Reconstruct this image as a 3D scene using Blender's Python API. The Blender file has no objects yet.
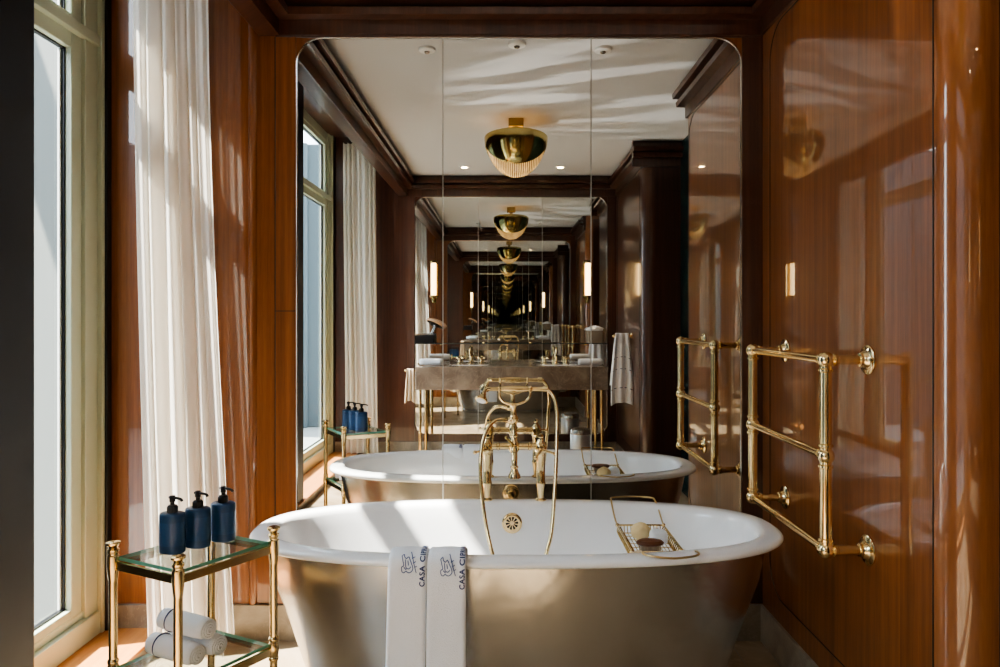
import bpy, bmesh, math, random
from mathutils import Vector, Matrix
random.seed(7)
C = bpy.context.scene.collection
PI = math.pi
sc = bpy.context.scene

# ------------------------------------------------------------------ mesh helpers
class MB:
    def __init__(s): s.v = []; s.f = []
    def add(s, vs, fs):
        o = len(s.v); s.v += [tuple(p) for p in vs]; s.f += [tuple(i + o for i in f) for f in fs]
    def box(s, x0, x1, y0, y1, z0, z1):
        s.add([(x0,y0,z0),(x1,y0,z0),(x1,y1,z0),(x0,y1,z0),(x0,y0,z1),(x1,y0,z1),(x1,y1,z1),(x0,y1,z1)],
              [(0,3,2,1),(4,5,6,7),(0,1,5,4),(1,2,6,5),(2,3,7,6),(3,0,4,7)]); return s
    def obox(s, c, ax, ay, az, hx, hy, hz):
        c = Vector(c); ax = Vector(ax).normalized(); ay = Vector(ay).normalized(); az = Vector(az).normalized()
        P = [c + ax*hx*i + ay*hy*j + az*hz*k for k in (-1,1) for (i,j) in ((-1,-1),(1,-1),(1,1),(-1,1))]
        s.add(P, [(0,3,2,1),(4,5,6,7),(0,1,5,4),(1,2,6,5),(2,3,7,6),(3,0,4,7)]); return s
    def rings(s, rs, closed=True, cap0=False, cap1=False, loop=False):
        n = len(rs[0]); vs = [p for r in rs for p in r]; fs = []
        m = len(rs)
        for i in range(m if loop else m - 1):
            a = i*n; b = ((i+1) % m)*n
            for j in range(n if closed else n - 1):
                k = (j+1) % n; fs.append((a+j, a+k, b+k, b+j))
        if cap0: fs.append(tuple(range(n-1, -1, -1)))
        if cap1: fs.append(tuple((m-1)*n + j for j in range(n)))
        s.add(vs, fs); return s
    def tube(s, path, r, seg=12, closed=False, caps=True):
        P = [Vector(p) for p in path]; n = len(P)
        R = r if isinstance(r, (list, tuple)) else [r]*n
        T = []
        for i in range(n):
            if closed: t = P[(i+1) % n] - P[i-1]
            else: t = P[min(i+1, n-1)] - P[max(i-1, 0)]
            T.append(t.normalized())
        ref = Vector((0,0,1)) if abs(T[0].z) < .9 else Vector((1,0,0))
        N = (ref - T[0]*ref.dot(T[0])).normalized(); rs = []
        for i in range(n):
            if i:
                N = N - T[i]*N.dot(T[i]); N.normalize()
            B = T[i].cross(N)
            rs.append([P[i] + (N*math.cos(2*PI*k/seg) + B*math.sin(2*PI*k/seg))*R[i] for k in range(seg)])
        s.rings(rs, True, caps and not closed, caps and not closed, closed); return s
    def lathe(s, prof, origin, axis=(0,0,1), seg=24):
        # prof: (radius, distance along axis)
        a = Vector(axis).normalized(); o = Vector(origin)
        ref = Vector((1,0,0)) if abs(a.x) < .9 else Vector((0,1,0))
        u = (ref - a*ref.dot(a)).normalized(); w = a.cross(u)
        rs = [[o + a*h + (u*math.cos(2*PI*k/seg) + w*math.sin(2*PI*k/seg))*max(r, 1e-5) for k in range(seg)] for r, h in prof]
        s.rings(rs, True, prof[0][0] > 1e-4, prof[-1][0] > 1e-4); return s
    def ball(s, c, r, seg=16, sc_=(1,1,1)):
        rs = []
        for i in range(seg//2 + 1):
            t = PI*i/(seg//2); z = -math.cos(t); q = max(math.sin(t), 1e-4)
            rs.append([(c[0]+r*sc_[0]*q*math.cos(2*PI*k/seg), c[1]+r*sc_[1]*q*math.sin(2*PI*k/seg), c[2]+r*sc_[2]*z) for k in range(seg)])
        s.rings(rs); return s
    def prism(s, poly, d):
        d = Vector(d); a = [Vector(p) for p in poly]; n = len(a)
        s.add(a + [p + d for p in a], [tuple(range(n-1,-1,-1)), tuple(range(n, 2*n))] + [(i, (i+1) % n, (i+1) % n + n, i + n) for i in range(n)]); return s
    def grid(s, fn, nu, nv):
        vs = [fn(i/nu, j/nv) for j in range(nv+1) for i in range(nu+1)]
        s.add(vs, [(j*(nu+1)+i, j*(nu+1)+i+1, (j+1)*(nu+1)+i+1, (j+1)*(nu+1)+i) for j in range(nv) for i in range(nu)]); return s
    def build(s, name, mat, parent=None, bevel=0, solid=0, sharp=38, label=None, seg=2):
        off = Vector((0,0,0)); p = parent
        while p is not None: off += p.location; p = p.parent
        me = bpy.data.meshes.new(name)
        me.from_pydata([Vector(v) - off for v in s.v], [], s.f)
        bm = bmesh.new(); bm.from_mesh(me); bmesh.ops.recalc_face_normals(bm, faces=bm.faces); bm.to_mesh(me); bm.free()
        me.polygons.foreach_set('use_smooth', [True]*len(me.polygons))
        me.set_sharp_from_angle(angle=math.radians(sharp))
        me.materials.append(mat)
        o = bpy.data.objects.new(name, me); C.objects.link(o)
        if parent is not None: o.parent = parent
        if bevel:
            m = o.modifiers.new('edge', 'BEVEL'); m.width = bevel; m.segments = seg; m.limit_method = 'ANGLE'; m.angle_limit = math.radians(40)
            m.harden_normals = False
        if solid:
            m = o.modifiers.new('thick', 'SOLIDIFY'); m.thickness = solid; m.offset = 0
        if label: o['label'] = label
        return o

def thing(name, label, cat, loc, group=None):
    o = bpy.data.objects.new(name, None); C.objects.link(o); o.location = loc
    o.empty_display_size = .05
    o['label'] = label; o['category'] = cat
    if group: o['group'] = group
    return o
def tag(o, label, cat, group=None):
    o['label'] = label; o['category'] = cat
    if group: o['group'] = group
    return o
def struct(o, label=None):
    o['kind'] = 'structure'
    if label: o['label'] = label
    return o
def smooth(pts, n=8, closed=False):
    P = [Vector(p) for p in pts]; out = []; m = len(P)
    for i in range(m if closed else m-1):
        if closed: a, b, c, d = P[i-1], P[i], P[(i+1) % m], P[(i+2) % m]
        else: a, b, c, d = P[max(i-1,0)], P[i], P[i+1], P[min(i+2, m-1)]
        for k in range(n):
            t = k/n
            out.append(.5*((2*b) + (c-a)*t + (2*a-5*b+4*c-d)*t*t + (3*b-a-3*c+d)*t**3))
    if not closed: out.append(P[-1])
    return out
def rrect(x0, x1, z0, z1, r, n=10):
    P = []
    for cx, cz, a0 in ((x1-r, z1-r, 0), (x0+r, z1-r, 90), (x0+r, z0+r, 180), (x1-r, z0+r, 270)):
        for k in range(n+1):
            a = math.radians(a0 + 90*k/n); P.append((cx + r*math.cos(a), cz + r*math.sin(a)))
    return P

# ------------------------------------------------------------------ materials
def newmat(name):
    m = bpy.data.materials.new(name); m.use_nodes = True
    nt = m.node_tree; b = nt.nodes['Principled BSDF']; return m, nt, b
def plain(name, col, rough=.5, metal=0, coat=0, emit=None, es=0, spec=.5, bump=0, bscale=200):
    m, nt, b = newmat(name)
    b.inputs['Base Color'].default_value = (*col, 1); b.inputs['Roughness'].default_value = rough
    b.inputs['Metallic'].default_value = metal; b.inputs['Coat Weight'].default_value = coat
    b.inputs['Coat Roughness'].default_value = .03; b.inputs['Specular IOR Level'].default_value = spec
    if emit: b.inputs['Emission Color'].default_value = (*emit, 1); b.inputs['Emission Strength'].default_value = es
    if bump:
        n = nt.nodes.new('ShaderNodeTexNoise'); n.inputs['Scale'].default_value = bscale; n.inputs['Detail'].default_value = 3
        g = nt.nodes.new('ShaderNodeNewGeometry'); nt.links.new(g.outputs['Position'], n.inputs['Vector'])
        bp = nt.nodes.new('ShaderNodeBump'); bp.inputs['Strength'].default_value = bump; bp.inputs['Distance'].default_value = .002
        nt.links.new(n.outputs['Fac'], bp.inputs['Height']); nt.links.new(bp.outputs['Normal'], b.inputs['Normal'])
    return m
def math_node(nt, op, a, b=None):
    n = nt.nodes.new('ShaderNodeMath'); n.operation = op
    for i, v in enumerate((a, b)):
        if v is None: continue
        if isinstance(v, (int, float)): n.inputs[i].default_value = v
        else: nt.links.new(v, n.inputs[i])
    return n.outputs[0]
def ramp(nt, fac, stops):
    r = nt.nodes.new('ShaderNodeValToRGB'); e = r.color_ramp.elements
    while len(e) < len(stops): e.new(.5)
    for k, (p, c) in enumerate(stops): e[k].position = p; e[k].color = (*c, 1)
    nt.links.new(fac, r.inputs['Fac']); return r.outputs['Color']
def wood(name, dark, mid, light, coat=1.0, strip=.14, rough=.3, horizontal=False, coatr=.012):
    m, nt, b = newmat(name); L = nt.links
    g = nt.nodes.new('ShaderNodeNewGeometry'); sx = nt.nodes.new('ShaderNodeSeparateXYZ'); L.new(g.outputs['Position'], sx.inputs[0])
    if horizontal: s = sx.outputs['X']; along = sx.outputs['Y']
    else: s = math_node(nt, 'ADD', sx.outputs['X'], sx.outputs['Y']); along = sx.outputs['Z']
    st = math_node(nt, 'FLOOR', math_node(nt, 'DIVIDE', s, strip))
    wn = nt.nodes.new('ShaderNodeTexWhiteNoise'); wn.noise_dimensions = '1D'; L.new(st, wn.inputs['W'])
    cb = nt.nodes.new('ShaderNodeCombineXYZ')
    L.new(math_node(nt, 'MULTIPLY', s, 55.0), cb.inputs[0]); L.new(math_node(nt, 'MULTIPLY', along, 1.3), cb.inputs[2])
    L.new(math_node(nt, 'MULTIPLY', wn.outputs['Value'], 30.0), cb.inputs[1])
    n1 = nt.nodes.new('ShaderNodeTexNoise'); n1.inputs['Scale'].default_value = 1; n1.inputs['Detail'].default_value = 4; L.new(cb.outputs[0], n1.inputs['Vector'])
    cb2 = nt.nodes.new('ShaderNodeCombineXYZ')
    L.new(math_node(nt, 'MULTIPLY', s, 260.0), cb2.inputs[0]); L.new(math_node(nt, 'MULTIPLY', along, 14.0), cb2.inputs[2])
    n2 = nt.nodes.new('ShaderNodeTexNoise'); n2.inputs['Scale'].default_value = 1; n2.inputs['Detail'].default_value = 2; L.new(cb2.outputs[0], n2.inputs['Vector'])
    f = math_node(nt, 'ADD', math_node(nt, 'MULTIPLY', n1.outputs['Fac'], .62), math_node(nt, 'MULTIPLY', n2.outputs['Fac'], .26))
    f = math_node(nt, 'ADD', f, math_node(nt, 'MULTIPLY', wn.outputs['Value'], .16))
    col = ramp(nt, f, [(.25, dark), (.52, mid), (.78, light)])
    L.new(col, b.inputs['Base Color']); b.inputs['Roughness'].default_value = rough
    b.inputs['Coat Weight'].default_value = coat; b.inputs['Coat Roughness'].default_value = coatr; b.inputs['Coat IOR'].default_value = 1.6
    b.inputs['Specular IOR Level'].default_value = .3
    return m
def stone(name, c1, c2, c3, scale=3, rough=.25, tile=0, vein=.5, grout=(.3,.25,.2)):
    m, nt, b = newmat(name); L = nt.links
    g = nt.nodes.new('ShaderNodeNewGeometry')
    n1 = nt.nodes.new('ShaderNodeTexNoise'); n1.inputs['Scale'].default_value = scale; n1.inputs['Detail'].default_value = 8; n1.inputs['Distortion'].default_value = 1.6
    L.new(g.outputs['Position'], n1.inputs['Vector'])
    n2 = nt.nodes.new('ShaderNodeTexNoise'); n2.inputs['Scale'].default_value = scale*2.2; n2.inputs['Detail'].default_value = 6; n2.inputs['Distortion'].default_value = 3
    L.new(g.outputs['Position'], n2.inputs['Vector'])
    v = math_node(nt, 'ABSOLUTE', math_node(nt, 'SUBTRACT', n2.outputs['Fac'], .5))
    v = math_node(nt, 'MULTIPLY', math_node(nt, 'LESS_THAN', v, .014), vein)
    col = ramp(nt, n1.outputs['Fac'], [(.3, c1), (.5, c2), (.72, c3)])
    mx = nt.nodes.new('ShaderNodeMix'); mx.data_type = 'RGBA'; L.new(v, mx.inputs['Factor']); L.new(col, mx.inputs['A']); mx.inputs['B'].default_value = (*c3, 1)
    out = mx.outputs['Result']
    if tile:
        sx = nt.nodes.new('ShaderNodeSeparateXYZ'); L.new(g.outputs['Position'], sx.inputs[0]); ms = []
        for ax, o in (('X', .33), ('Y', .21)):
            fr = math_node(nt, 'FRACT', math_node(nt, 'DIVIDE', math_node(nt, 'ADD', sx.outputs[ax], o + 10*tile), tile))
            ms.append(math_node(nt, 'LESS_THAN', fr, .006))
        k = math_node(nt, 'MAXIMUM', ms[0], ms[1])
        m2 = nt.nodes.new('ShaderNodeMix'); m2.data_type = 'RGBA'; L.new(k, m2.inputs['Factor']); L.new(out, m2.inputs['A']); m2.inputs['B'].default_value = (*grout, 1)
        out = m2.outputs['Result']
    L.new(out, b.inputs['Base Color']); b.inputs['Roughness'].default_value = rough
    return m
def metal(name, col, rough=.12, var=.0, vs=6, colvar=None, aniso=0):
    m, nt, b = newmat(name); L = nt.links
    b.inputs['Metallic'].default_value = 1; b.inputs['Base Color'].default_value = (*col, 1); b.inputs['Roughness'].default_value = rough
    if var:
        g = nt.nodes.new('ShaderNodeNewGeometry'); n = nt.nodes.new('ShaderNodeTexNoise'); n.inputs['Scale'].default_value = vs; n.inputs['Detail'].default_value = 5
        L.new(g.outputs['Position'], n.inputs['Vector'])
        r = math_node(nt, 'ADD', math_node(nt, 'MULTIPLY', math_node(nt, 'SUBTRACT', n.outputs['Fac'], .5), var*2), rough)
        L.new(r, b.inputs['Roughness'])
        if colvar:
            L.new(ramp(nt, n.outputs['Fac'], [(.35, colvar), (.62, col)]), b.inputs['Base Color'])
    return m
def thin_glass(name, tint=(1,1,1), rough=0.0, boost=1.0):
    m, nt, b = newmat(name); L = nt.links; nt.nodes.remove(b)
    t = nt.nodes.new('ShaderNodeBsdfTransparent'); t.inputs['Color'].default_value = (*tint, 1)
    g = nt.nodes.new('ShaderNodeBsdfGlossy'); g.inputs['Roughness'].default_value = rough
    f = nt.nodes.new('ShaderNodeFresnel'); gm = nt.nodes.new('ShaderNodeNewGeometry')
    L.new(math_node(nt, 'SUBTRACT', 1.45, math_node(nt, 'MULTIPLY', gm.outputs['Backfacing'], 1.45 - 1/1.45)), f.inputs['IOR'])
    mx = nt.nodes.new('ShaderNodeMixShader'); fac = math_node(nt, 'MULTIPLY', f.outputs[0], boost)
    L.new(fac, mx.inputs[0]); L.new(t.outputs[0], mx.inputs[1]); L.new(g.outputs[0], mx.inputs[2])
    L.new(mx.outputs[0], nt.nodes['Material Output'].inputs['Surface']); return m
def mirror_mat(name, col):
    m, nt, b = newmat(name); nt.nodes.remove(b)
    g = nt.nodes.new('ShaderNodeBsdfGlossy'); g.inputs['Roughness'].default_value = 0; g.inputs['Color'].default_value = (*col, 1)
    nt.links.new(g.outputs[0], nt.nodes['Material Output'].inputs['Surface']); return m
def cloth_sheer(name, col, transp=.12, transl=.45):
    m, nt, b = newmat(name); L = nt.links; nt.nodes.remove(b)
    d = nt.nodes.new('ShaderNodeBsdfDiffuse'); d.inputs['Color'].default_value = (*col, 1)
    tl = nt.nodes.new('ShaderNodeBsdfTranslucent'); tl.inputs['Color'].default_value = (col[0], col[1]*.985, col[2]*.95, 1)
    tr = nt.nodes.new('ShaderNodeBsdfTransparent')
    m1 = nt.nodes.new('ShaderNodeMixShader'); m1.inputs[0].default_value = transl; L.new(d.outputs[0], m1.inputs[1]); L.new(tl.outputs[0], m1.inputs[2])
    m2 = nt.nodes.new('ShaderNodeMixShader'); m2.inputs[0].default_value = transp; L.new(m1.outputs[0], m2.inputs[1]); L.new(tr.outputs[0], m2.inputs[2])
    L.new(m2.outputs[0], nt.nodes['Material Output'].inputs['Surface']); return m

M = {}
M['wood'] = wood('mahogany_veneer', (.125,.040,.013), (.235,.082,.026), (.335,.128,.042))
M['wood_dark'] = wood('dark_mahogany', (.040,.016,.011), (.074,.029,.018), (.11,.044,.026), coat=.6, coatr=.08)  # darker reddish wood; shade on header and back wall is also in its colour
M['groove'] = plain('groove_shadow', (.012,.006,.004), .4)
M['ledge'] = wood('ledge_wood', (.42,.16,.05), (.58,.24,.075), (.70,.32,.11), coat=.25, coatr=.2, strip=.3, rough=.4, horizontal=True)
M['floor'] = stone('limestone_floor', (.26,.185,.115), (.36,.268,.175), (.45,.355,.255), scale=2.4, rough=.22, tile=.62, vein=.35)
M['skirt'] = stone('stone_skirting', (.20,.16,.12), (.275,.23,.175), (.37,.315,.25), scale=6, rough=.3, vein=.5)
M['marble'] = stone('taupe_marble', (.145,.112,.09), (.205,.162,.132), (.32,.265,.22), scale=3.5, rough=.15, vein=.5)
M['ceiling'] = plain('ceiling_paint', (.56,.555,.55), .85)
M['slate'] = plain('slate_paint', (.021,.029,.044), .5, bump=.5, bscale=9)
M['cream'] = plain('cream_paint', (.53,.58,.445), .4)
M['black'] = plain('black_metal', (.010,.011,.013), .35)
M['rubber'] = plain('black_plastic', (.012,.012,.014), .3)
M['mirror'] = mirror_mat('mirror_silver', (.765,.775,.76))
M['seam'] = plain('seam_grey', (.36,.355,.34), .4)
M['steel'] = metal('steel_edge', (.62,.60,.57), .2)
M['glass'] = thin_glass('window_glass', (.93,.97,.96))
M['shelfglass'] = thin_glass('shelf_glass', (.93,.97,.95), boost=1.6)
M['glassedge'] = plain('green_glass_edge', (.17,.52,.43), .1, coat=.5)
M['brass'] = metal('polished_brass', (.86,.68,.39), .09)
M['brass_soft'] = metal('satin_brass', (.74,.57,.31), .22)
M['brass_mid'] = metal('aged_brass', (.56,.41,.20), .3)
M['brass_dark'] = metal('dark_brass', (.40,.29,.12), .2)
M['brass_lamp'] = metal('lamp_brass', (.56,.45,.19), .13)
M['nickel'] = metal('brushed_nickel', (.56,.545,.52), .25, var=.05, vs=2.2)
def wavy(m, scale, strength):
    nt = m.node_tree; b = nt.nodes['Principled BSDF']; g = nt.nodes.new('ShaderNodeNewGeometry'); n = nt.nodes.new('ShaderNodeTexNoise')
    n.inputs['Scale'].default_value = scale; n.inputs['Detail'].default_value = 3; nt.links.new(g.outputs['Position'], n.inputs['Vector'])
    bp = nt.nodes.new('ShaderNodeBump'); bp.inputs['Strength'].default_value = strength; bp.inputs['Distance'].default_value = .02
    nt.links.new(n.outputs['Fac'], bp.inputs['Height']); nt.links.new(bp.outputs['Normal'], b.inputs['Normal'])
wavy(M['nickel'], 5.5, .28)
M['enamel'] = plain('white_enamel', (.93,.935,.95), .12, coat=.6)
M['sheer'] = cloth_sheer('sheer_curtain', (.96,.925,.86), .10, .5)
M['towel'] = plain('white_terry', (.90,.915,.955), .95, spec=.1, bump=.9, bscale=420)
M['towel_beige'] = plain('beige_terry', (.58,.47,.36), .95, spec=.1, bump=.8, bscale=420)
M['navy_thread'] = plain('navy_thread', (.020,.042,.15), .8)
M['blue_thread'] = plain('blue_thread', (.05,.10,.27), .8)
M['navy'] = plain('navy_plastic', (.017,.06,.155), .35, coat=.15)
M['navyband'] = plain('navy_band', (.022,.075,.19), .28)
M['teal'] = plain('dark_teal', (.005,.022,.024), .25)
M['glow'] = plain('warm_glow', (1,.85,.6), .5, emit=(1,.66,.30), es=3.2)
def rib_mat():
    m, nt, b = newmat('ribbed_amber_glass'); L = nt.links
    g = nt.nodes.new('ShaderNodeNewGeometry'); sx = nt.nodes.new('ShaderNodeSeparateXYZ'); L.new(g.outputs['Position'], sx.inputs[0])
    t = math_node(nt, 'ARCCOSINE', math_node(nt, 'DIVIDE', math_node(nt, 'SUBTRACT', sx.outputs['X'], .074), .212))
    f = math_node(nt, 'ADD', math_node(nt, 'MULTIPLY', math_node(nt, 'SINE', math_node(nt, 'MULTIPLY', t, 92.0)), .5), .5)
    c = ramp(nt, f, [(.25, (.16,.075,.02)), (.75, (.95,.62,.25))])
    L.new(c, b.inputs['Base Color']); L.new(c, b.inputs['Emission Color']); b.inputs['Emission Strength'].default_value = .30; b.inputs['Roughness'].default_value = .15
    return m
M['ribglass'] = rib_mat()
M['down'] = plain('downlight_glow', (1,.9,.75), .5, emit=(1,.82,.55), es=9)
M['white'] = plain('white_plastic', (.8,.8,.78), .4)
M['sponge'] = plain('sea_sponge', (.80,.62,.34), .9, bump=1, bscale=160)
M['soap'] = plain('pale_soap', (.80,.84,.88), .35)
M['brown'] = plain('brown_wood', (.13,.045,.018), .35, bump=.4, bscale=120)
M['tanwood'] = plain('tan_wood', (.50,.30,.17), .35)
M['basket'] = plain('beige_basket', (.33,.255,.18), .8, bump=1, bscale=130)
M['ext_stone'] = plain('pale_stone', (.085,.092,.086), .8)
M['ext_dark'] = plain('shaded_stone', (.085,.11,.12), .8)
M['ext_ground'] = plain('exterior_paving', (.30,.31,.30), .9)
M['flute'] = plain('flute_dark', (.25,.16,.06), .4)

# ------------------------------------------------------------------ room constants (metres, camera above the origin)
YF, YB = 2.90, -.91          # front mirror wall, back mirror wall
XR = 1.05                    # right wall face
XW = -1.63                   # window frame face
ZC = 2.65; ZR = 3.02         # ceiling, window recess ceiling
MX0, MX1, MZ0, MZ1 = -.848, .963, .218, 2.455
EYE = 1.313

def crown(name, face, frm, to, sgn):
    """stepped dark crown; face = coordinate of the wall face, sgn = direction the crown projects"""
    prof = [(-.01,2.463),(.012,2.463),(.012,2.525),(.062,2.527),(.066,2.553),(.03,2.555),(.03,2.573),(.084,2.574),(.088,2.600),(.03,2.605),(.03,2.655),(-.01,2.655)]
    m = MB()
    if name[0] == 'x':   # wall faces along X, crown runs in Y
        m.prism([(face + sgn*p, frm, z) for p, z in prof], (0, to - frm, 0))
    else:
        m.prism([(frm, face + sgn*p, z) for p, z in prof], (to - frm, 0, 0))
    return m

# floor, ledge, ceiling
struct(MB().box(-1.75, 2.0, -1.1, 3.05, -.08, 0).build('floor', M['floor']))
struct(MB().box(-1.70, -1.384, -.905, 2.895, .040, .054).build('trim_1', M['ledge'], bevel=.003), 'orange wood ledge along the windows')
struct(MB().box(-1.70, -1.392, -.905, 2.895, 0, .040).build('trim_2', M['skirt']), 'stone riser below the window ledge')
struct(MB().box(-.935, 2.0, -1.1, 3.05, ZC, ZC+.1).build('ceiling', M['ceiling']))
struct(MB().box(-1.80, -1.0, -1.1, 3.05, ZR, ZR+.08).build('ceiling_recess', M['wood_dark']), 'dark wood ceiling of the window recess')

# front wall
struct(MB().box(-1.66, 1.2, YF+.004, YF+.12, 0, 3.1).build('wall_front', M['wood']))
struct(crown('y', YF, -.93, XR, -1).build('trim_3', M['wood_dark']), 'dark stepped crown above the front mirror')
struct(MB().box(-.935, XR, YF-.006, YF+.02, MZ1+.002, 2.47).build('trim_4', M['wood_dark'], bevel=.002), 'dark header over the front mirror')
struct(MB().box(MX1+.004, XR, YF-.004, YF+.02, .15, 2.47).build('trim_5', M['wood_dark'], bevel=.002), 'dark wood stile right of the front mirror')
struct(MB().box(-.935, MX0-.004, YF-.004, YF+.02, .15, 2.47).build('trim_6', M['wood'], bevel=.002), 'wood stile left of the front mirror')
m = MB(); m.tube([(-1.03, YF+.008, .147), (-1.03, YF+.008, 2.9)], .018, 20)
struct(m.build('trim_7', M['wood']), 'half round wood moulding left of the mirror')
m = MB(); m.box(-.9395, -.936, YF+.0, YF+.01, .15, 2.46); m.box(-.934, MX0-.005, YF-.0046, YF, 1.340, 1.343)
struct(m.build('trim_8', M['groove']), 'thin dark joint lines in the wood stile')
struct(MB().box(-1.66, XR, YF-.012, YF+.02, 0, .146).build('baseboard_front', M['skirt'], bevel=.002))
# back wall
struct(MB().box(-1.66, 1.2, YB-.12, YB-.004, 0, 3.1).build('wall_back', M['wood_dark']))  # dark wood stands in for shade, this wall faces away from the light
struct(crown('y', YB, -.93, XR, 1).build('trim_9', M['wood_dark']), 'dark stepped crown above the back mirror')
struct(MB().box(-.935, XR, YB-.02, YB+.006, MZ1+.002, 2.47).build('trim_10', M['wood_dark']), 'dark header over the back mirror')
struct(MB().box(MX1+.004, XR, YB-.02, YB+.004, .15, 2.47).build('trim_11', M['wood_dark']), 'dark wood stile right of the back mirror')
struct(MB().box(-.96, MX0-.004, YB-.02, YB+.012, .15, 2.47).build('trim_12', M['wood_dark']), 'dark wood stile left of the back mirror')
struct(MB().box(-1.66, XR, YB-.02, YB+.012, 0, .146).build('baseboard_back', M['skirt'], bevel=.002))
# beam over the window opening
struct(MB().box(-1.005, -.93, YB-.004, YF+.004, 2.463, ZR+.02).build('trim_13', M['wood_dark'], bevel=.004), 'dark wood beam along the top of the window recess')
struct(crown('x', -.93, YB, YF, 1).build('trim_14', M['wood_dark']), 'dark stepped crown along the window side')

# right wall with rounded end, door recess, second stretch
def rwall(y0, y1, end):
    m = MB(); r = .085; pts = []
    if end < 0:     # rounded end at y0
        pts = [(XR, y1)] + [(XR + r - r*math.cos(a), y0 - r*math.sin(a)) for a in [PI/2*k/12 for k in range(13)]] + [(1.34, y0 - r), (1.34, y1)]
    else:
        pts = [(XR, y0)] + [(XR + r - r*math.cos(a), y1 + r*math.sin(a)) for a in [PI/2*k/12 for k in range(13)]] + [(1.34, y1 + r), (1.34, y0)]
    m.prism([(x, y, 0) for x, y in pts], (0, 0, ZC)); return m
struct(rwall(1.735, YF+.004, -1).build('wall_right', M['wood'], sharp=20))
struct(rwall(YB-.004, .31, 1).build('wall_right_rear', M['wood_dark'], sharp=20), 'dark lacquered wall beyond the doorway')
struct(crown('x', XR, 1.70, YF, -1).build('trim_15', M['wood_dark']), 'dark stepped crown on the right wall')
struct(crown('x', XR, YB, .40, -1).build('trim_16', M['wood_dark']), 'dark stepped crown on the rear right wall')
struct(crown('y', .395, XR-.085, 1.36, 1).build('trim_17', M['wood_dark']), 'dark stepped crown turning into the doorway')
struct(MB().box(XR-.012, XR+.02, 1.75, YF, 0, .146).build('baseboard_right', M['skirt'], bevel=.002))
struct(MB().box(XR-.012, XR+.02, YB, .30, 0, .146).build('baseboard_right_rear', M['skirt'], bevel=.002))
struct(MB().box(1.335, 1.42, .2, 1.8, 0, ZC).build('door_1', M['teal'], bevel=.003), 'dark teal door in the recess')
g = [(XR-.0005, y, z) for y, z in rrect(1.743, 2.815, .235, 2.452, .13, 12)]
struct(MB().tube(g, .0022, 8, closed=True).build('trim_18', M['groove']), 'rounded routed groove in the right wall panel')
struct(MB().box(1.146, 1.335, 1.642, 1.66, 0, 2.6).build('trim_19', M['wood_dark'], bevel=.002), 'dark wood stile beyond the rounded wall end')
g = [(XR-.0005, y, z) for y, z in rrect(-.84, .27, .235, 2.452, .13, 12)]
struct(MB().tube(g, .0025, 8, closed=True).build('trim_20', M['groove']), 'rounded groove in the rear right wall panel')

# pier between the windows
struct(MB().box(-1.80, -1.40, .85, 2.122, .054, ZR).build('wall_left_pier', M['slate'], bevel=.01), 'dark slate coloured pier between the windows')

# windows
def window(name, y0, y1, lab):
    xo = -1.70
    f = MB()
    # outer jambs, sill, head
    for a, b in ((y0, y0+.10), (y1-.10, y1)): f.box(xo, XW, a, b, .054, ZR)
    for a, b in ((y0, y0+.02), (y1-.02, y1)): f.box(XW, XW+.02, a, b, .054, ZR)
    f.box(xo, XW+.012, y0, y1, .054, .145)                 # sill base
    f.box(xo, XW-.012, y0, y1, .145, .175)
    f.box(xo, XW+.012, y0, y1, 2.397, 2.440)               # transom
    f.box(xo, XW-.01, y0, y1, 2.94, ZR)
    o = struct(f.build(name, M['cream'], bevel=.003), lab)
    s = MB()
    for z0, z1, rb, rt in ((.150, 2.40, .055, .06), (2.438, 2.95, .03, .05)):
        xa, xb = xo+.005, XW-.014
        for a, b in ((y0+.10, y0+.165), (y1-.165, y1-.10)): s.box(xa, xb, a, b, z0, z1)
        s.box(xa, xb, y0+.165, y1-.165, z0, z0+rb); s.box(xa, xb, y0+.165, y1-.165, z1-rt, z1)
    ob = s.build('window_sash', M['cream'], o, bevel=.004); ob['kind'] = 'structure'
    s = MB(); p = MB()
    for z0, z1 in ((.205, 2.34), (2.468, 2.90)):
        a, b = y0+.165, y1-.165; x = xo+.022; t = .007
        for q in ((a, a+t, z0, z1), (b-t, b, z0, z1)): s.box(x-.006, x+.010, *q)
        s.box(x-.006, x+.010, a, b, z0, z0+t); s.box(x-.006, x+.010, a, b, z1-t, z1)
        p.add([(x, a, z0), (x, b, z0), (x, b, z1), (x, a, z1)], [(0,1,2,3)])
    sp = MB()
    for z0, z1 in ((.212, 2.333), (2.475, 2.893)):
        for c in (y0+.172, y1-.172-.012): sp.box(xo+.014, xo+.0215, c, c+.012, z0, z1)
    sp.build('window_spacer', M['white'], o)['kind'] = 'structure'
    s.build('window_gasket', M['black'], o)['kind'] = 'structure'
    p.build('window_pane', M['glass'], o)['kind'] = 'structure'
    return o
window('window_1', 1.90, 2.862, 'tall cream framed window nearest the bathtub')
window('window_2', -.872, .93, 'tall cream framed window nearest the vanity')
struct(MB().box(-1.70, -1.602, 2.862, 2.899, .054, ZR).build('trim_21', M['black'], bevel=.004), 'black jamb strip between window and front wall')
struct(MB().box(-1.70, -1.602, YB, -.872, .054, ZR).build('trim_22', M['black'], bevel=.004), 'black jamb strip between window and back wall')
# wall band above the ledge outside the frames
m = MB(); m.box(-1.80, -1.69, -1.1, 3.05, -.08, .06); m.box(-1.80, -1.69, -1.1, 3.05, ZR-.03, ZR+.3)
struct(m.build('wall_left', M['wood_dark']))

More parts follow.
